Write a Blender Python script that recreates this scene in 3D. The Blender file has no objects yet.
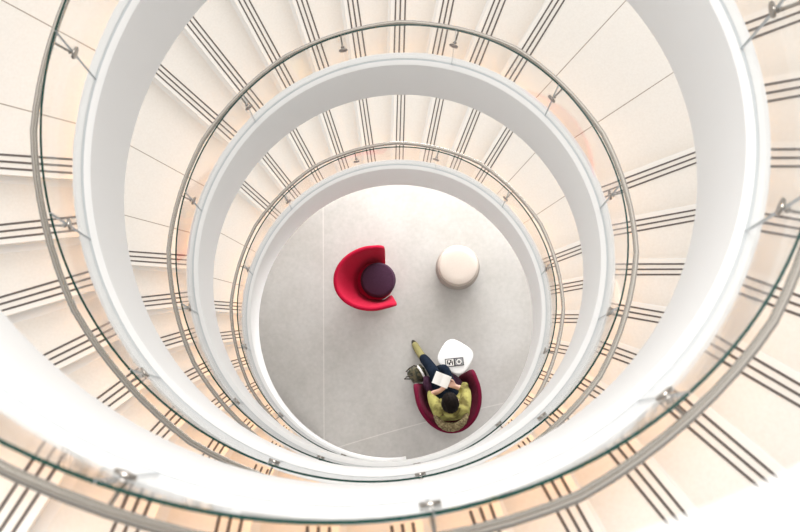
import bpy, bmesh, math, random
from mathutils import Vector, Matrix
random.seed(4)
PI=math.pi; cos=math.cos; sin=math.sin
scene=bpy.context.scene; C=scene.collection
S=.9                      # metres per survey unit
ZF=-11.385                # floor in survey units
H=.165
# ------------------------------------------------------------------ materials
def mat(name, col, rough=.5, metal=0, noise=None, spec=.5, bump=None, emit=None, sheen=0, coat=0):
    m=bpy.data.materials.new(name); m.use_nodes=True; nt=m.node_tree; b=nt.nodes['Principled BSDF']
    b.inputs['Base Color'].default_value=(*col,1); b.inputs['Roughness'].default_value=rough; b.inputs['Metallic'].default_value=metal
    b.inputs['Specular IOR Level'].default_value=spec
    b.inputs['Sheen Weight'].default_value=sheen; b.inputs['Coat Weight'].default_value=coat
    if noise or bump:
        tc=nt.nodes.new('ShaderNodeTexCoord')
    if noise:
        sc,amt,col2=noise
        n=nt.nodes.new('ShaderNodeTexNoise'); n.inputs['Scale'].default_value=sc; n.inputs['Detail'].default_value=5
        nt.links.new(tc.outputs['Object'],n.inputs['Vector'])
        r=nt.nodes.new('ShaderNodeValToRGB'); r.color_ramp.elements[0].position=.5-amt; r.color_ramp.elements[1].position=.5+amt
        r.color_ramp.elements[0].color=(*col,1); r.color_ramp.elements[1].color=(*col2,1)
        nt.links.new(n.outputs['Fac'],r.inputs['Fac']); nt.links.new(r.outputs['Color'],b.inputs['Base Color'])
    if bump:
        sc,st=bump
        n=nt.nodes.new('ShaderNodeTexNoise'); n.inputs['Scale'].default_value=sc; n.inputs['Detail'].default_value=3
        nt.links.new(tc.outputs['Object'],n.inputs['Vector'])
        bp=nt.nodes.new('ShaderNodeBump'); bp.inputs['Strength'].default_value=st; bp.inputs['Distance'].default_value=.01
        nt.links.new(n.outputs['Fac'],bp.inputs['Height']); nt.links.new(bp.outputs['Normal'],b.inputs['Normal'])
    if emit:
        b.inputs['Emission Color'].default_value=(*emit[0],1); b.inputs['Emission Strength'].default_value=emit[1]
    return m
M={}
M['plaster']=mat('white_plaster',(.90,.89,.88),.45)
M['soffit']=mat('soffit_white',(.82,.81,.79),.7)
M['stone']=mat('cream_terrazzo',(.755,.715,.66),.42,noise=(60,.3,(.81,.775,.725)))
M['nosing']=mat('nosing_stone',(.81,.78,.735),.42)
M['riser']=mat('riser_stone',(.72,.66,.585),.55)
M['grip']=mat('anti_slip_strip',(.115,.098,.09),.7)
M['joint']=mat('stone_joint',(.33,.27,.22),.8)
M['steel']=mat('brushed_steel',(.54,.50,.45),.26,1)
M['darksteel']=mat('clamp_steel',(.36,.33,.30),.28,1)
M['gasket']=mat('glazing_gasket',(.60,.63,.65),.6)
M['edge']=mat('green_glass_edge',(.003,.045,.036),.12,0,spec=.7)
M['led']=mat('warm_led',(1,.8,.5),.5,emit=((1,.42,.06),23))
def glassmat():
    m=bpy.data.materials.new('clear_glass'); m.use_nodes=True; nt=m.node_tree
    for n in list(nt.nodes): nt.nodes.remove(n)
    o=nt.nodes.new('ShaderNodeOutputMaterial'); mx=nt.nodes.new('ShaderNodeMixShader'); t=nt.nodes.new('ShaderNodeBsdfTransparent'); g=nt.nodes.new('ShaderNodeBsdfGlossy')
    t.inputs['Color'].default_value=(.995,1,.997,1); g.inputs['Roughness'].default_value=.01
    # anti-reflective balustrade glass: weak Schlick-like curve, counted once per pane
    lw=nt.nodes.new('ShaderNodeLayerWeight'); lw.inputs['Blend'].default_value=.5
    pw=nt.nodes.new('ShaderNodeMath'); pw.operation='POWER'; pw.inputs[1].default_value=8
    ml=nt.nodes.new('ShaderNodeMath'); ml.operation='MULTIPLY_ADD'; ml.inputs[1].default_value=.85; ml.inputs[2].default_value=.015
    nt.links.new(lw.outputs['Facing'],pw.inputs[0]); nt.links.new(pw.outputs[0],ml.inputs[0])
    nt.links.new(ml.outputs[0],mx.inputs[0]); nt.links.new(t.outputs[0],mx.inputs[1]); nt.links.new(g.outputs[0],mx.inputs[2]); nt.links.new(mx.outputs[0],o.inputs[0])
    return m
M['glass']=glassmat()
M['red']=mat('crimson_felt',(.37,.003,.026),.9,noise=(60,.3,(.44,.005,.035)),bump=(400,.25),sheen=.04,spec=.15)
M['wine']=mat('wine_felt',(.11,.002,.02),.9,noise=(60,.3,(.145,.004,.028)),bump=(400,.25),sheen=.03,spec=.15)
M['plum']=mat('plum_wool',(.035,.012,.028),.9,noise=(120,.2,(.075,.03,.06)),bump=(300,.4),sheen=.03,spec=.15)
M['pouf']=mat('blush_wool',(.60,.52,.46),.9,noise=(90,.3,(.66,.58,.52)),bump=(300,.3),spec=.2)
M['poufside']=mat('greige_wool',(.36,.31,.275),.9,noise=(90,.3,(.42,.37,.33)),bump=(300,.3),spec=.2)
M['white']=mat('white_lacquer',(.9,.9,.9),.3)
M['paper']=mat('paper',(.88,.86,.83),.7)
M['ink']=mat('black_print',(.02,.02,.022),.5)
M['grey']=mat('grey_print',(.33,.33,.34),.5)
M['skin']=mat('skin',(.62,.36,.27),.5,noise=(30,.3,(.66,.40,.31)))
M['denim']=mat('navy_denim',(.004,.008,.016),.9,spec=.1,noise=(25,.2,(.010,.018,.034)),bump=(120,.4))
M['olive']=mat('olive_parka',(.12,.10,.03),.85,spec=.15,noise=(10,.12,(.40,.37,.12)),bump=(22,.9))
M['fur']=mat('brown_fur',(.10,.07,.035),.95,noise=(45,.12,(.30,.24,.12)),bump=(90,1))
M['suede']=mat('olive_suede',(.28,.25,.10),.9,bump=(90,.4))
M['sole']=mat('dark_sole',(.05,.04,.03),.8)
M['hair']=mat('dark_brown_hair',(.004,.003,.002),.7,spec=.1,noise=(70,.15,(.014,.009,.007)),bump=(120,.4))
M['bag']=mat('mottled_bag',(.03,.035,.022),.8,noise=(28,.07,(.13,.11,.06)),bump=(60,.6))
M['eye']=mat('eye_white',(.8,.8,.8),.2)
M['lip']=mat('lip',(.45,.15,.13),.5)
def floormat():
    m=mat('polished_concrete',(.5,.5,.5),.33); nt=m.node_tree; b=nt.nodes['Principled BSDF']; N=nt.nodes.new; L=nt.links.new
    tc=N('ShaderNodeTexCoord')
    n=N('ShaderNodeTexNoise'); n.inputs['Scale'].default_value=1.1; n.inputs['Detail'].default_value=9; n.inputs['Roughness'].default_value=.62
    L(tc.outputs['Object'],n.inputs['Vector'])
    r=N('ShaderNodeValToRGB'); r.color_ramp.elements[0].position=.35; r.color_ramp.elements[1].position=.68
    r.color_ramp.elements[0].color=(.405,.385,.36,1); r.color_ramp.elements[1].color=(.50,.485,.465,1)
    L(n.outputs['Fac'],r.inputs['Fac'])
    n2=N('ShaderNodeTexNoise'); n2.inputs['Scale'].default_value=22; n2.inputs['Detail'].default_value=6
    L(tc.outputs['Object'],n2.inputs['Vector'])
    mx=N('ShaderNodeMixRGB'); mx.blend_type='OVERLAY'; mx.inputs[0].default_value=.18
    L(r.outputs['Color'],mx.inputs[1]); L(n2.outputs['Color'],mx.inputs[2])
    bw=N('ShaderNodeRGBToBW'); L(n2.outputs['Color'],bw.inputs[0]); L(bw.outputs[0],mx.inputs[2])
    # saw-cut joints: one straight, one on a wide arc
    sx=N('ShaderNodeSeparateXYZ'); L(tc.outputs['Object'],sx.inputs[0])
    def mth(op,a,bb=None):
        q=N('ShaderNodeMath'); q.operation=op
        for i,v in ((0,a),(1,bb)):
            if v is None: continue
            if isinstance(v,(int,float)): q.inputs[i].default_value=v
            else: L(v,q.inputs[i])
        return q.outputs[0]
    straight=mth('ABSOLUTE',mth('SUBTRACT',sx.outputs[0],mth('ADD',mth('MULTIPLY',sx.outputs[1],.0288),-.805)))
    dx=mth('SUBTRACT',sx.outputs[0],ARC[0]); dy=mth('SUBTRACT',sx.outputs[1],ARC[1])
    rad=mth('SQRT',mth('ADD',mth('MULTIPLY',dx,dx),mth('MULTIPLY',dy,dy)))
    arc=mth('ABSOLUTE',mth('SUBTRACT',rad,ARC[2]))
    ln=mth('LESS_THAN',mth('MINIMUM',straight,arc),.006)
    m2=N('ShaderNodeMixRGB'); L(mth('MULTIPLY',ln,.38),m2.inputs[0]); L(mx.outputs[0],m2.inputs[1]); m2.inputs[2].default_value=(.75,.72,.68,1)
    L(m2.outputs[0],b.inputs['Base Color'])
    rr=N('ShaderNodeMapRange'); rr.inputs['To Min'].default_value=.26; rr.inputs['To Max'].default_value=.42; L(n.outputs['Fac'],rr.inputs['Value']); L(rr.outputs[0],b.inputs['Roughness'])
    return m
def circ(a,b,c):
    ax,ay=a;bx,by=b;cx,cy=c
    d=2*(ax*(by-cy)+bx*(cy-ay)+cx*(ay-by))
    ux=((ax*ax+ay*ay)*(by-cy)+(bx*bx+by*by)*(cy-ay)+(cx*cx+cy*cy)*(ay-by))/d
    uy=((ax*ax+ay*ay)*(cx-bx)+(bx*bx+by*by)*(ax-cx)+(cx*cx+cy*cy)*(bx-ax))/d
    return ux,uy,math.hypot(ax-ux,ay-uy)
ARC=circ((-.623,-1.371),(.30,-1.145),(1.342,-.932))
M['floor']=floormat()
# ------------------------------------------------------------------ helpers
def link(name,me,parent=None,mats=(),smooth=True):
    o=bpy.data.objects.new(name,me); C.objects.link(o)
    for m in mats: me.materials.append(m)
    if smooth:
        me.shade_smooth()
    if parent: o.parent=parent
    return o
def mesh(name,V,F,mats,parent=None,smooth=False,fm=None,weld=False):
    me=bpy.data.meshes.new(name); me.from_pydata([tuple(v) for v in V],[],F); 
    o=link(name,me,parent,mats if isinstance(mats,(list,tuple)) else [mats],False)
    if fm: 
        for p,i in zip(me.polygons,fm): p.material_index=i
    bm=bmesh.new(); bm.from_mesh(me)
    if weld: bmesh.ops.remove_doubles(bm,verts=bm.verts,dist=1e-5)
    bmesh.ops.recalc_face_normals(bm,faces=bm.faces); bm.to_mesh(me); bm.free()
    if smooth: me.shade_smooth()
    return o
def sharp(o,ang=35):
    me=o.data; me.shade_smooth()
    bm=bmesh.new(); bm.from_mesh(me)
    for e in bm.edges:
        if len(e.link_faces)==2 and e.calc_face_angle(0)>math.radians(ang): e.smooth=False
    bm.to_mesh(me); bm.free(); return o
def thing(name,label,cat,loc=(0,0,0),rz=0,group=None):
    o=bpy.data.objects.new(name,None); C.objects.link(o); o.location=loc; o.rotation_euler=(0,0,rz); o.empty_display_size=.1
    o['label']=label; o['category']=cat
    if group: o['group']=group
    return o
def tag(o,label,cat,group=None):
    o['label']=label; o['category']=cat
    if group: o['group']=group
    return o
def sweep(name,rings,m,parent=None,closed=True,smooth=True,caps=True,loop=False,fm=None):
    """rings: list of equal-length vertex rings"""
    n=len(rings[0]); V=[v for r in rings for v in r]; F=[]; K=[]
    R=len(rings)
    for i in range(R if loop else R-1):
        for j in range(n if closed else n-1):
            a=i*n+j; b=i*n+(j+1)%n; c=((i+1)%R)*n+(j+1)%n; d=((i+1)%R)*n+j
            F.append((a,b,c,d)); K.append(fm[j] if fm else 0)
    if caps and not loop: F.append(tuple(range(n))[::-1]); K.append(0); F.append(tuple((R-1)*n+j for j in range(n))); K.append(0)
    o=mesh(name,V,F,m,parent,False,K if fm else None)
    return sharp(o) if smooth else o
def lathe(name,prof,m,parent=None,seg=48,c=(0,0)):
    rings=[[(c[0]+max(r,1e-4)*cos(2*PI*k/seg),c[1]+max(r,1e-4)*sin(2*PI*k/seg),z) for k in range(seg)] for r,z in prof]
    return sweep(name,rings,m,parent)
def tube(name,pts,r,m,parent=None,seg=10):
    P=[Vector(p) for p in pts]; rings=[]
    for i,p in enumerate(P):
        t=(P[min(i+1,len(P)-1)]-P[max(i-1,0)]).normalized()
        u=t.cross(Vector((0,0,1)));  u=u.normalized() if u.length>1e-3 else Vector((1,0,0)); v=t.cross(u)
        rr=r[i] if isinstance(r,(list,tuple)) else r
        rings.append([p+u*rr*cos(2*PI*k/seg)+v*rr*sin(2*PI*k/seg) for k in range(seg)])
    return sweep(name,rings,m,parent)
def box(name,c,s,m,parent=None,rz=0,bev=.0):
    bm=bmesh.new(); bmesh.ops.create_cube(bm,size=1); bmesh.ops.scale(bm,vec=s,verts=bm.verts)
    if bev: bmesh.ops.bevel(bm,geom=bm.edges[:],offset=bev,segments=2,affect='EDGES')
    bmesh.ops.rotate(bm,matrix=Matrix.Rotation(rz,3,'Z'),verts=bm.verts); bmesh.ops.translate(bm,vec=c,verts=bm.verts)
    me=bpy.data.meshes.new(name); bm.to_mesh(me); bm.free()
    return link(name,me,parent,[m],False)
# ------------------------------------------------------------------ staircase survey
NB,NT=21,9; NTURN=NB+NT
DB,DT=.1786,.1740; LAM1=.6602; PH0=3.0326
LAM2=2*PI-(NB-1)*DB-(NT-1)*DT-LAM1
RG,RI,RC,RO=1.7606,1.7066,1.822,3.50     # glass, inner face, coping outer edge, outer edge of treads
RH=1.866
def ph(T,k):
    return PH0+T*2*PI+(k*DB if k<NB else (NB-1)*DB+LAM1+(k-NB)*DT)
def zt(T,k): return -H*(T*NTURN+k)
_X=[];_Z=[]
for T in range(-3,4):
    for k in range(NTURN):
        if k in (0,NB):
            _X.append(ph(T,k)-(LAM2 if k==0 else LAM1)+(DT if k==0 else DB)); _Z.append(zt(T,k))
        _X.append(ph(T,k)); _Z.append(zt(T,k))
def pitch(a):
    import bisect
    i=min(max(bisect.bisect(_X,a),1),len(_X)-1); t=(a-_X[i-1])/(_X[i]-_X[i-1]); return _Z[i-1]+t*(_Z[i]-_Z[i-1])
def zline(a,al=.1699):
    s=sum(pitch(a+o*.12) for o in (-1,-.5,0,.5,1))/5
    return al*s+(1-al)*(-H*NTURN/(2*PI)*(a-PH0)-.2647)
def P(r,a,z): return (S*r*cos(a),S*r*sin(a),max(S*(z-ZF),0))
def P0(r,a,z): return (S*r*cos(a),S*r*sin(a),S*(z-ZF))
DZB,DZT,DZG=-.3478,.7633,1.8316
A0=ph(-2,2); A1=ph(2,8)+.0      # stair from near the camera down to the ground floor
KEND=8
stair=thing('spiral_staircase','white spiral staircase winding round the open well, cream treads with dark triple grip strips','staircase')
def frange(a,b,st):
    n=max(1,round((b-a)/st)); return [a+(b-a)*i/n for i in range(n+1)]
AEND=17.38
angs=frange(A0,AEND,math.radians(2.5))
# stringer wall with softened top
rings=[]
for a in angs:
    z=zline(a); t=z+DZT
    rings.append([P(RI,a,z+DZB),P(RI,a,t-.014),P(RI+.004,a,t-.004),P(RI+.014,a,t),P(RG-.008,a,t),P(RG-.008,a,t-.02),P(RG+.008,a,t-.02),P(RG+.008,a,t),P(RC-.014,a,t),P(RC-.004,a,t-.004),P(RC,a,t-.014),P(RC,a,z+DZB)])
sweep('stringer',rings,M['plaster'],stair)
g=[]
for a in angs:
    t=zline(a)+DZT
    g.append([P0(RG-.007,a,t-.015),P0(RG-.007,a,t-.002),P0(RG+.007,a,t-.002),P0(RG+.007,a,t-.015)])
sweep('glazing_channel',g,M['gasket'],stair)
# soffit ribbon
rings=[]
for a in angs:
    z=pitch(a)
    if z-.16<ZF: break
    rings.append([P(RC-.01,a,z-.30),P(RC-.01,a,z-.16),P(RO,a,z-.16),P(RO,a,z-.30)])
sweep('soffit',rings,M['soffit'],stair)
# outer upstand
rings=[]
for a in angs:
    z=pitch(a); rings.append([P(RO,a,z-.34),P(RO,a,z+.16),P(RO+.08,a,z+.16),P(RO+.08,a,z-.34)])
sweep('outer_stringer',rings,M['plaster'],stair)
def front(r,a,off,z): 
    return (S*(r*cos(a)+off*sin(a)),S*(r*sin(a)-off*cos(a)),max(S*(z-ZF),0))
def sector(a0,a1,r0,r1,z0,z1,off=None):
    n=max(2,int(abs(a1-a0)/math.radians(2.6))+1)
    R=[]
    for i in range(n+1):
        a=a0+(a1-a0)*i/n
        R.append([P(r0,a,z0),P(r1,a,z0),P(r1,a,z1),P(r0,a,z1)])
    if off is not None: R[-1]=[front(r0,a1,off,z0),front(r1,a1,off,z0),front(r1,a1,off,z1),front(r0,a1,off,z1)]
    V=[v for r in R for v in r]; F=[]
    for i in range(n):
        for j in range(4): F.append((i*4+j,i*4+(j+1)%4,(i+1)*4+(j+1)%4,(i+1)*4+j))
    F.append((3,2,1,0)); F.append(tuple(n*4+j for j in range(4)))
    return V,F
def strip_geo(a,z,off,w,r0,r1,h=.0035,z0=None):
    e=Vector((cos(a),sin(a),0)); n=Vector((sin(a),-cos(a),0)); V=[]
    zb=z-.002 if z0 is None else z0
    for zz in (zb,z+h):
        for r,s in ((r0,off-w/2),(r1,off-w/2),(r1,off+w/2),(r0,off+w/2)):
            v=e*r+n*s; V.append((S*v.x,S*v.y,S*(zz-ZF)))
    F=[(3,2,1,0),(4,5,6,7),(0,1,5,4),(1,2,6,5),(2,3,7,6),(3,0,4,7)]
    return V,F
def add(A,B):
    V,F=A; n=len(V); V=V+list(B[0]); F=F+[tuple(i+n for i in f) for f in B[1]]; return V,F
def make_step(T,k,bulk=None):
    """tread (or landing) k of turn T, its nosing and three grip strips"""
    a1=ph(T,k); z=zt(T,k)
    prev=ph(T,k-1) if k>0 else ph(T-1,NTURN-1)
    land=k in (0,NB)
    a0=prev-.012
    V,F=sector(a0,a1,RC-.012,RO,z-.19,z,.030)
    fm=[]
    if bulk is not None:
        bulk.append(((V,F),strip_geo(a1,z,.0,.0,0,0)))
    top=[V[i] for i in range(len(V))]
    o=mesh('landing' if land else 'tread',V,F,[M['stone'],M['riser']],stair,False,[1 if (len(f)==4 and i>=len(F)-1) else 0 for i,f in enumerate(F)])
    # nosing bar: proud of the riser by its overhang
    nv=strip_geo(a1,z,.0295,.035,RC+.0,RO,.0008,z-.035)
    mesh('nosing',nv[0],nv[1],M['nosing'],o)
    for off in (.052,.096,.140) if True else ():
        s=strip_geo(a1,z,off,.0135,RC+.045,RO-.06)
        mesh('grip_strip',s[0],s[1],M['grip'],o)
    if land:
        lam=LAM2 if k==0 else LAM1
        for fr in (.345,.711):
            s=strip_geo(prev+lam*fr,z,0,.007,RC,RO,.001)
            mesh('stone_joint',s[0],s[1],M['joint'],o)
for T in range(-2,3):
    for k in range(NTURN):
        if T==-2 and k<3: continue
        if T==2 and k>KEND: continue
        make_step(T,k)
# ------------------------------------------------------------------ balustrade
bal=thing('glass_balustrade','clear glass balustrade with green edges and steel handrail on the white spiral stringer','balustrade')
J=[3.2672+(7.4785-3.2672+0)/8*0+j*.5251 for j in range(-25,27)]
J=[j for j in J if j>A0+.05]
J=[A0+.02]+J
J=[j for j in J if j<AEND-.15]+[AEND-.02]
for i in range(len(J)-1):
    a0=J[i]+.0016; a1=J[i+1]-.0016
    rings=[]
    for a in frange(a0,a1,math.radians(2.5)):
        z=zline(a); b=z+DZT-.012; t=z+DZG
        rings.append([P0(RG-.0065,a,b),P0(RG-.0065,a,t),P0(RG+.0065,a,t),P0(RG+.0065,a,b)])
    n=4; V=[v for r in rings for v in r]; F=[];K=[]
    for q in range(len(rings)-1):
        for j in range(4):
            F.append((q*4+j,q*4+(j+1)%4,(q+1)*4+(j+1)%4,(q+1)*4+j)); K.append(1 if j in (1,3) else 0)
    F.append((3,2,1,0)); K.append(2); m_=(len(rings)-1)*4; F.append((m_,m_+1,m_+2,m_+3)); K.append(2)
    sharp(mesh('glass_panel',V,F,[M['glass'],M['edge'],M['gasket']],bal,False,K))
# handrail: steel tube, gently kinked halfway between the clamps
def zh(a): return zline(a,.287)+1.529
knots=[J[0]]+[(J[i]+J[i+1])/2 for i in range(len(J)-1)]+[J[-1]]
def hrp(a):
    i=0
    while i<len(knots)-2 and a>knots[i+1]: i+=1
    a0,a1=knots[i],knots[i+1]; t=(a-a0)/(a1-a0)
    p0=Vector(P0(RH,a0,zh(a0))); p1=Vector(P0(RH,a1,zh(a1)))
    return p0.lerp(p1,t)*.2+Vector(P0(RH,a,zh(a)))*.8
pts=[]
for i in range(len(knots)-1):
    for q in range(8): pts.append(hrp(knots[i]+(knots[i+1]-knots[i])*q/8))
pts.append(hrp(knots[-1]))
hr=tube('handrail',pts,.0185,M['steel'],bal,20)
lz=lambda a: sum(pitch(a+o) for o in (-.12,-.06,0,.06,.12))/5+.13
led=sweep('light_strip',[[P0(RC-.002,a,lz(a)-.01),P0(RC+.006,a,lz(a)-.006),P0(RC+.006,a,lz(a)+.006),P0(RC-.002,a,lz(a)+.01)] for a in angs if a<A1],M['led'],stair)
led['label']='warm lamp strip along the foot of the stringer'
for j in J[1:-1]:
    z=zline(j)+DZT+.64
    e=Vector((cos(j),sin(j),0)); tn=Vector((-sin(j),cos(j),0))
    cl=bpy.data.objects.new('clamp',None); C.objects.link(cl); cl.parent=bal; cl.empty_display_size=.05
    def ring(c,r): return [Vector(c)+tn*r*cos(2*PI*q/20)+Vector((0,0,1))*r*sin(2*PI*q/20) for q in range(20)]
    pin=Vector(P0(RG,j,z))
    for sgn in (-1,1):
        o=sweep('disc',[ring(pin+e*sgn*d,r) for d,r in ((.006,.030 if sgn<0 else .012),(.009,.033 if sgn<0 else .014),(.016,.033 if sgn<0 else .014),(.019,.031 if sgn<0 else .012))],M['darksteel'],cl)
    hp=hrp(j)
    tube('arm',[pin+e*.012,pin+e*.035,(pin+e*.055)*.6+hp*.4+e*.006,hp+Vector((0,0,-.03)),hp+Vector((0,0,-.008))],.0065,M['darksteel'],cl,8)
    sweep('saddle',[[hp+tn*d+e*.014*cos(2*PI*q/12)+Vector((0,0,-.008+.013*sin(2*PI*q/12))) for q in range(12)] for d in (-.03,.03)],M['darksteel'],cl)
# ------------------------------------------------------------------ floor
V=[(9*cos(2*PI*i/96),9*sin(2*PI*i/96),0) for i in range(96)]+[(9*cos(2*PI*i/96),9*sin(2*PI*i/96),-.2) for i in range(96)]
fl=mesh('floor',V,[tuple(range(96)),tuple(range(191,95,-1))]+[(i,i+96,(i+1)%96+96,(i+1)%96) for i in range(96)],M['floor']); fl['kind']='structure'
# ------------------------------------------------------------------ armchairs
def armchair(label,cat,loc,rz,fabric,group):
    r=thing('armchair',label,cat,loc,rz,group)
    nt,ns=56,14; 
    def pt(u,s,outer):
        # u in -1..1 round the shell, s 0..1 from foot to rim
        L=1.0
        t=u*PI*.5*1.0
        th=.028
        # plan curve at rim (x back negative) : half ellipse then straight wings
        w=abs(u)
        ang=min(w/.72,1)*PI/2
        ext=max(0,(w-.72)/.28)
        rx=-.07-.465*cos(ang)+ext*.215; ry=.372*sin(ang)-ext*.018
        bx=-.235*cos(ang)+ext*.10+.01; by=.245*sin(ang)-ext*.045
        f=s**.62*.35+s*.65
        x=bx+(rx-bx)*f; y=by+(ry-by)*f
        hgt=.76-.15*(w**2.2)-.10*max(0,(w-.88)/.12)**2
        z=.13+(hgt-.13)*s
        n=Vector((-cos(ang) if ext==0 else -.0,sin(ang),0)); n.z=-.55*(1-s); n.normalize()
        d=th if outer else -th
        d*= (1-.55*max(0,(w-.9)/.1)**2)
        p=Vector((x,y,z))+n*d
        p.y=p.y if u>=0 else -p.y
        return p
    V=[];F=[]
    idx={}
    # section loop: outer up, rounded rim, inner down
    rings=[]
    for i in range(nt+1):
        u=-1+2*i/nt
        ring=[pt(u,s/ns,True) for s in range(ns+1)]
        a,b=pt(u,1,True),pt(u,1,False); c=(a+b)/2
        for q in (1,2,3):
            an=PI*q/4; ring.append(c+(a-c)*cos(an)+Vector((0,0,.03*sin(an))))
        ring+=[pt(u,s/ns,False) for s in range(ns,-1,-1)]
        rings.append(ring)
    sh=sweep('shell',rings,fabric,r)
    for p in sh.data.polygons: p.use_smooth=True
    sm=sh.modifiers.new('sub','SUBSURF'); sm.levels=1; sm.render_levels=1
    lathe('seat_pan',[(.0,.10),(.19,.10),(.225,.15),(.235,.25),(.225,.284),(0,.284)],fabric,r,c=(-.055,0))
    c=lathe('seat_cushion',[(0,.287),(.18,.287),(.207,.31),(.216,.35),(.210,.40),(.188,.428),(.13,.44),(.06,.444),(0,.445)],M['plum'],r,c=(-.022,0))
    lathe('swivel_base',[(0,.0),(.14,.0),(.145,.006),(.13,.014),(.05,.02),(.03,.03),(.028,.10),(0,.10)],M['steel'],r)
    return r
armchair('crimson felt tub armchair, empty, with round plum seat cushion','armchair',(-.078,.628,0),math.radians(10),M['red'],'tub armchairs on the concrete floor')
armchair('dark wine-red tub armchair holding the seated person','armchair',(.668,-.722,0),math.radians(102),M['wine'],'tub armchairs on the concrete floor')
# ------------------------------------------------------------------ pouf
t=thing('pouf','round pale blush pouf with greige sides on the concrete floor','pouf',(.885,.762,0))
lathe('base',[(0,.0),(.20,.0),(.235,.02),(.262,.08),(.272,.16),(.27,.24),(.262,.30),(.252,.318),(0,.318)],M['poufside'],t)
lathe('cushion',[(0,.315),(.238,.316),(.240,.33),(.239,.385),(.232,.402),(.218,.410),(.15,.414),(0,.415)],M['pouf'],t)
tube('piping',[(.244*cos(2*PI*i/64),.244*sin(2*PI*i/64),.32) for i in range(65)],.005,M['pouf'],t,6)
# ------------------------------------------------------------------ side table
t=thing('side_table','small white side table with rounded square top between chair and pouf','table',(.80,-.352,0),math.radians(-33))
def sq(r,z,n=56,e=3.2):
    out=[]
    for i in range(n):
        a=2*PI*i/n; k=(abs(cos(a))**e+abs(sin(a))**e)**(-1/e); out.append((r*.97*k*cos(a),r*.89*k*sin(a),z))
    return out
sweep('tabletop',[sq(.19,.428),sq(.200,.431),sq(.204,.438),sq(.203,.446),sq(.198,.45)],M['white'],t)
lathe('pedestal',[(0,0),(.13,0),(.132,.006),(.12,.014),(.03,.03),(.024,.06),(.022,.38),(.06,.42),(.09,.428),(0,.428)],M['white'],t)
# leaflet on the table
t=thing('leaflet','small black and white printed leaflet lying on the white side table','leaflet',(.785,-.419,.4505),math.radians(4))
box('cover',(0,0,.003),(.222,.100,.006),M['ink'],t)
box('page',(-.055,.0,.0064),(.094,.080,.0012),M['paper'],t); box('page',(.055,0,.0064),(.094,.080,.0012),M['grey'],t)
pr=[]
for (x,y,w,h) in ((-.083,.008,.014,.044),(-.062,-.012,.02,.03),(-.044,.012,.016,.036),(-.026,-.006,.014,.05),(-.055,.030,.05,.006)):
    pr.append(strip_geo(0,0,0,0,0,0))
def flat(rects,z):
    V=[];F=[]
    for x,y,w,h in rects:
        n=len(V); V+=[(x-w/2,y-h/2,z),(x+w/2,y-h/2,z),(x+w/2,y+h/2,z),(x-w/2,y+h/2,z)]; F.append((n,n+1,n+2,n+3))
    return V,F
V,F=flat(((-.083,.008,.014,.044),(-.062,-.012,.02,.03),(-.044,.012,.016,.036),(-.026,-.006,.014,.05),(-.055,.030,.05,.006),(.055,0,.012,.03),(.03,.025,.02,.012),(.082,-.024,.018,.014)),.0074)
mesh('print',V,F,M['ink'],t)
n=28; V=[];F=[]
for i in range(n):
    a=2*PI*i/n; V+=[(.055+.020*cos(a),.020*sin(a),.0075),(.055+.032*cos(a),.032*sin(a),.0075)]
F=[(2*i,2*i+1,(2*i+3)%(2*n),(2*i+2)%(2*n)) for i in range(n)]
mesh('printed_ring',V,F,M['paper'],t)
# ------------------------------------------------------------------ person
person=thing('person','person in olive fur-hooded parka and dark jeans reading in the wine-red armchair','person',(.69,-.95,0))
ORG=Vector((.69,-.95,0))
def skinobj(name,joints,edges,m,parent,root=0,sub=2):
    """joints: name->(co,radius or (rx,ry))"""
    ks=list(joints); me=bpy.data.meshes.new(name)
    me.from_pydata([tuple(Vector(joints[k][0])-ORG) for k in ks],[(ks.index(a),ks.index(b)) for a,b in edges],[])
    o=link(name,me,parent,[m],False)
    md=o.modifiers.new('skin','SKIN'); md.use_smooth_shade=True
    sv=me.skin_vertices[0].data
    for i,k in enumerate(ks):
        r=joints[k][1]; sv[i].radius=r if isinstance(r,tuple) else (r,r); sv[i].use_root=(i==root)
    s=o.modifiers.new('sub','SUBSURF'); s.levels=sub; s.render_levels=sub
    return o
J3={'pelvis':((.70,-.985,.53),(.145,.12)),'belly':((.705,-1.02,.68),(.13,.105)),'chest':((.705,-1.03,.86),(.145,.11)),'neckb':((.702,-1.0,1.0),(.07,.06)),
'neck':((.70,-.965,1.06),(.052,.052)),'jaw':((.695,-.915,1.10),(.06,.065)),'skull':((.692,-.905,1.17),(.078,.09)),'crown':((.692,-.915,1.215),(.06,.07)),
'nose':((.690,-.812,1.125),(.012,.014)),
'sR':((.86,-1.01,.92),.046),'eR':((.905,-.765,.71),.043),'wR':((.775,-.725,.745),.027),
'sL':((.55,-1.0,.92),.046),'eL':((.480,-.80,.71),.043),'wL':((.597,-.765,.765),.027),
'pR':((.735,-.705,.765),(.036,.018)),'pL':((.635,-.735,.785),(.036,.018)),
'hA':((.635,-.93,.51),.085),'kA':((.530,-.530,.60),.060),'cA':((.455,-.405,.36),.055),'aA':((.385,-.290,.12),.036),'tA':((.325,-.170,.045),.034),
'hB':((.775,-.92,.51),.085),'kB':((.655,-.500,.53),.060),'cB':((.61,-.50,.33),.055),'aB':((.56,-.50,.12),.036),'tB':((.50,-.42,.045),.034)}
E3=[('pelvis','belly'),('belly','chest'),('chest','neckb'),('neckb','neck'),('neck','jaw'),('jaw','skull'),('skull','crown'),('jaw','nose'),('chest','sR'),('sR','eR'),('eR','wR'),('wR','pR'),('chest','sL'),('sL','eL'),('eL','wL'),('wL','pL'),
('pelvis','hA'),('hA','kA'),('kA','cA'),('cA','aA'),('aA','tA'),('pelvis','hB'),('hB','kB'),('kB','cB'),('cB','aB'),('aB','tB')]
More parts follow.
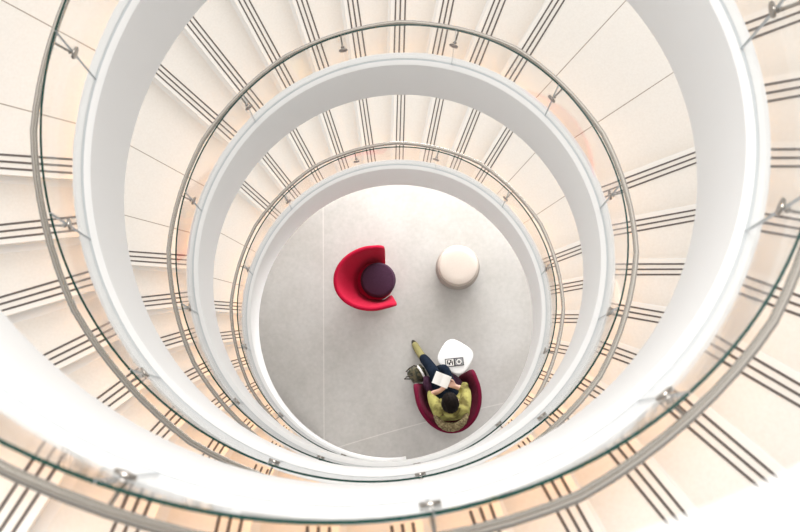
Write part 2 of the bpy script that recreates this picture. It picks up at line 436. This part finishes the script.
# fingers
def fingers(tagk,palm,side,fwd,thumb):
    palm=Vector(palm); side=Vector(side).normalized(); fwd=Vector(fwd).normalized()
    for q,(o,l) in enumerate(((-.030,.058),(-.010,.068),(.010,.072),(.029,.066))):
        a=palm+fwd*.02+side*o; b=a+fwd*l*.55+Vector((0,0,.004)); c=b+fwd*l*.5+Vector((0,0,-.016))
        J3[f'{tagk}f{q}a']=(a,.010); J3[f'{tagk}f{q}b']=(b,.009); J3[f'{tagk}f{q}c']=(c,.008)
        E3.extend([(tagk,f'{tagk}f{q}a'),(f'{tagk}f{q}a',f'{tagk}f{q}b'),(f'{tagk}f{q}b',f'{tagk}f{q}c')])
    a=palm+side*thumb*.036-fwd*.01; b=a+side*thumb*.018+fwd*.028+Vector((0,0,.01)); c=b+fwd*.028
    for n_,v,r in (('ta',a,.012),('tb',b,.011),('tc',c,.009)): J3[tagk+n_]=(v,r)
    E3.extend([(tagk,tagk+'ta'),(tagk+'ta',tagk+'tb'),(tagk+'tb',tagk+'tc')])
fingers('pR',J3['pR'][0],(.45,.9,0),(-.9,.42,.05),1)
fingers('pL',J3['pL'][0],(-.35,.95,0),(.2,.98,.03),1)
skinobj('body',J3,E3,M['skin'],person,0,2)
def sub_(names,edges,dr,extra=None):
    d={k:(J3[k][0],tuple(x+dr for x in (J3[k][1] if isinstance(J3[k][1],tuple) else (J3[k][1],)*2))) for k in names}
    if extra: d.update(extra)
    return d,edges
J3['sR']=(J3['sR'][0],.062); J3['sL']=(J3['sL'][0],.062)
d,e=sub_(['chest','pelvis','belly','neckb','sR','eR','sL','eL'],[('chest','belly'),('belly','pelvis'),('chest','neckb'),('chest','sR'),('sR','eR'),('eR','cuffR'),('chest','sL'),('sL','eL'),('pelvis','skirtR'),('pelvis','skirtL'),('skirtR','flapR'),('eL','cuffL')],.030,
 {'cuffR':((.80,-.730,.735),(.042,.042)),'cuffL':((.505,-.795,.725),(.05,.05)),'skirtR':((.86,-.86,.53),(.07,.075)),'flapR':((.905,-.66,.55),(.05,.055)),'skirtL':((.56,-.88,.53),(.06,.07))})
skinobj('parka',d,e,M['olive'],person,0,2)
# fur hood lying round the neck and back
hood=[]
for i in range(22):
    a=PI*1.06+ (PI*.88)*i/21
    hood.append((.70+.185*cos(a)-ORG.x,-1.015+.19*sin(a)-ORG.y,.955+.05*sin(i*PI/21)))
tube('fur_trim',hood,[.02+.030*sin(PI*(i+.5)/22)+.006*(i%2) for i in range(22)],M['fur'],person,10)
hood=[]
for i in range(18):
    a=PI*.98+(PI*1.04)*i/17
    hood.append((.697+.085*cos(a)-ORG.x,-.985+.085*sin(a)-ORG.y,1.03-.01*sin(i*PI/17)))
tube('collar',hood,.030,M['olive'],person,10)
for leg in 'AB':
    d={'h':(J3['h'+leg][0],(.098,.098)),'m':(Vector(J3['h'+leg][0]).lerp(Vector(J3['k'+leg][0]),.5),(.086,.086)),'k':(J3['k'+leg][0],(.074,.074)),'c':(J3['c'+leg][0],(.068,.068)),'a':(Vector(J3['c'+leg][0]).lerp(Vector(J3['a'+leg][0]),.72),(.056,.056))}
    skinobj('trouser_leg',d,[('h','m'),('m','k'),('k','c'),('c','a')],M['denim'],person)
    a=Vector(J3['a'+leg][0]); tt=Vector(J3['t'+leg][0]); dd=(tt-a); dd.z=0; dd.normalize()
    up=Vector(J3['c'+leg][0]).lerp(a,.55)
    d={'s':(up,(.052,.052)),'a':(a+Vector((0,0,-.02)),(.047,.052)),'h':(a+Vector((0,0,-.055))-dd*.02,(.042,.040)),'b':(tt+Vector((0,0,.008)),(.046,.042)),'t':(tt+dd*.045+Vector((0,0,-.002)),(.036,.032))}
    skinobj('boot',d,[('s','a'),('a','h'),('a','b'),('b','t')],M['suede'],person,1)
    side=Vector((-dd.y,dd.x,0)); ctr=a*.45+tt*.55; rg=[]
    for zz,g_ in ((.001,1),(.014,1.02)):
        rg.append([Vector((ctr.x,ctr.y,0))-ORG*1+dd*.135*g_*cos(2*PI*i/24)+side*.043*g_*sin(2*PI*i/24)+Vector((0,0,zz)) for i in range(24)])
    sweep('boot_sole',rg,M['sole'],person)
# hair: cap over the skull with a swept fringe
bm=bmesh.new(); bmesh.ops.create_icosphere(bm,subdivisions=4,radius=1)
for v in bm.verts:
    c=v.co.copy(); k=1+.035*sin(c.x*17+c.y*6)+.02*sin(c.y*23)
    v.co=Vector((c.x*.104*k,c.y*.124*k,c.z*.118*k))
geo=[v for v in bm.verts if v.co.z<-.045 and v.co.y>.0]
bmesh.ops.delete(bm,geom=geo,context='VERTS')
me=bpy.data.meshes.new('hair'); bm.to_mesh(me); bm.free()
h=link('hair',me,person,[M['hair']]); h.location=Vector((.690,-.925,1.165))-ORG; h.rotation_euler=(math.radians(-12),0,math.radians(6))
s=h.modifiers.new('thick','SOLIDIFY'); s.thickness=.012
for sx_ in (-1,1):
    bm=bmesh.new(); bmesh.ops.create_icosphere(bm,subdivisions=2,radius=.012); me=bpy.data.meshes.new('eye'); bm.to_mesh(me); bm.free()
    o=link('eye',me,person,[M['eye']]); o.location=Vector((.690+.030*sx_,-.832,1.15))-ORG
    bm=bmesh.new(); bmesh.ops.create_icosphere(bm,subdivisions=2,radius=1); bmesh.ops.scale(bm,vec=(.008,.020,.032),verts=bm.verts); me=bpy.data.meshes.new('ear'); bm.to_mesh(me); bm.free()
    o=link('ear',me,person,[M['skin']]); o.location=Vector((.692+.094*sx_,-.905,1.14))-ORG
bm=bmesh.new(); bmesh.ops.create_icosphere(bm,subdivisions=2,radius=1); bmesh.ops.scale(bm,vec=(.022,.008,.007),verts=bm.verts); me=bpy.data.meshes.new('mouth'); bm.to_mesh(me); bm.free()
o=link('mouth',me,person,[M['lip']]); o.location=Vector((.690,-.845,1.085))-ORG
# booklet in the hands
t=thing('booklet','open white booklet held in the hands of the seated person','booklet',(.612,-.640,.806),math.radians(-24))
for sgn in (-1,1):
    rg=[]
    for q in range(7):
        u=q/6; rg.append([Vector((sgn*.098*u,yy,.010*sin(u*PI)+zz)) for yy,zz in ((-.075,-.003),(.075,-.003),(.075,.001),(-.075,.001))])
    sweep('page',rg,M['paper'],t)
# bag over the chair's left wing
t=thing('bag','dark mottled handbag with white stripe leaning on the armchair wing','bag',(.335,-.535,0),math.radians(20))
bm=bmesh.new(); bmesh.ops.create_icosphere(bm,subdivisions=4,radius=1)
for v in bm.verts:
    c=v.co; k=1+.10*sin(c.x*6+1)*sin(c.y*5)+.05*sin(c.z*9+c.x*4)
    f=lambda q:math.copysign(abs(q)**.7,q)
    v.co=Vector((f(c.x)*.105*k,f(c.y)*.10*k,.215+f(c.z)*.215))
me=bpy.data.meshes.new('bag_body'); bm.to_mesh(me); bm.free(); link('bag_body',me,t,[M['bag']])
tube('handle',[(-.10,.06,.38),(-.12,.07,.46),(-.07,.09,.52),(-.01,.10,.50),(.03,.08,.42)],.008,M['sole'],t,8)
tube('white_stripe',[(.03,.085,.425),(.045,.03,.445),(.055,-.03,.447),(.06,-.08,.42)],.013,M['paper'],t,8)
tube('strap',[(-.06,.0,.42),(-.14,.01,.44),(-.17,.0,.36),(-.11,-.02,.25)],.008,M['sole'],t,8)
# plum cloth bundle between the person and the left wing
bm=bmesh.new(); bmesh.ops.create_icosphere(bm,subdivisions=4,radius=1)
for v in bm.verts:
    c=v.co; k=1+.09*sin(c.x*7+1)*sin(c.y*6)+.04*sin(c.z*9+c.y*8)
    v.co=Vector((c.x*.058*k,c.y*.125*k,c.z*.075*k))
me=bpy.data.meshes.new('cloth_bundle'); bm.to_mesh(me); bm.free(); o=link('cloth_bundle',me,None,[M['plum']]); o.location=(.458,-.70,.52); o.rotation_euler=(0,0,math.radians(14))
tag(o,'dark plum cloth bundle on the wine-red armchair beside the seated person','cloth')
# ------------------------------------------------------------------ camera
cam=bpy.data.cameras.new('camera'); co=bpy.data.objects.new('camera',cam); C.objects.link(co); scene.camera=co
ax,ay,az=.1170,.0005,-.0388
co.rotation_mode='XYZ'; co.rotation_euler=(ax,ay,az); co.location=(.0982,-1.3931,18.9151)
cam.sensor_width=36; cam.lens=1527.515/800*36; cam.clip_start=.05
cam.dof.use_dof=True; cam.dof.focus_distance=15.5; cam.dof.aperture_fstop=4.5
# ------------------------------------------------------------------ light
w=bpy.data.worlds.new('daylight'); scene.world=w; w.use_nodes=True; nt=w.node_tree; bg=nt.nodes['Background']
tc=nt.nodes.new('ShaderNodeTexCoord'); sp=nt.nodes.new('ShaderNodeSeparateXYZ'); nt.links.new(tc.outputs['Generated'],sp.inputs[0])
mr=nt.nodes.new('ShaderNodeMapRange'); mr.inputs['From Min'].default_value=-1; mr.inputs['From Max'].default_value=1; mr.inputs['To Min'].default_value=.5; mr.inputs['To Max'].default_value=1.5
nt.links.new(sp.outputs[1],mr.inputs['Value']); mz=nt.nodes.new('ShaderNodeMapRange'); mz.inputs['From Min'].default_value=0; mz.inputs['From Max'].default_value=1; mz.inputs['To Min'].default_value=.55; mz.inputs['To Max'].default_value=1.6
nt.links.new(sp.outputs[2],mz.inputs['Value']); ms=nt.nodes.new('ShaderNodeMath'); ms.operation='MULTIPLY'
nt.links.new(mr.outputs[0],ms.inputs[0]); nt.links.new(mz.outputs[0],ms.inputs[1]); nt.links.new(ms.outputs[0],bg.inputs['Strength']); bg.inputs['Color'].default_value=(1,.985,.965,1)
def area(name,loc,target,size,power,col=(1,1,1)):
    l=bpy.data.lights.new(name,'AREA'); l.shape='RECTANGLE'; l.size,l.size_y=size; l.energy=power; l.color=col
    o=bpy.data.objects.new(name,l); C.objects.link(o); o.location=loc; d=Vector(target)-Vector(loc); o.rotation_euler=d.to_track_quat('-Z','Y').to_euler(); return o
area('skylight',(.6,2.6,26),(0,-.4,14),(6,5),1300,(1,.985,.965))
area('ground_floor_window',(1.6,4.3,1.25),(.9,1.0,0),(4.2,2.2),400)
scene.view_settings.view_transform='Standard'; scene.view_settings.look='None'; scene.view_settings.gamma=1; scene.view_settings.use_curve_mapping=False
scene.view_settings.exposure=.1
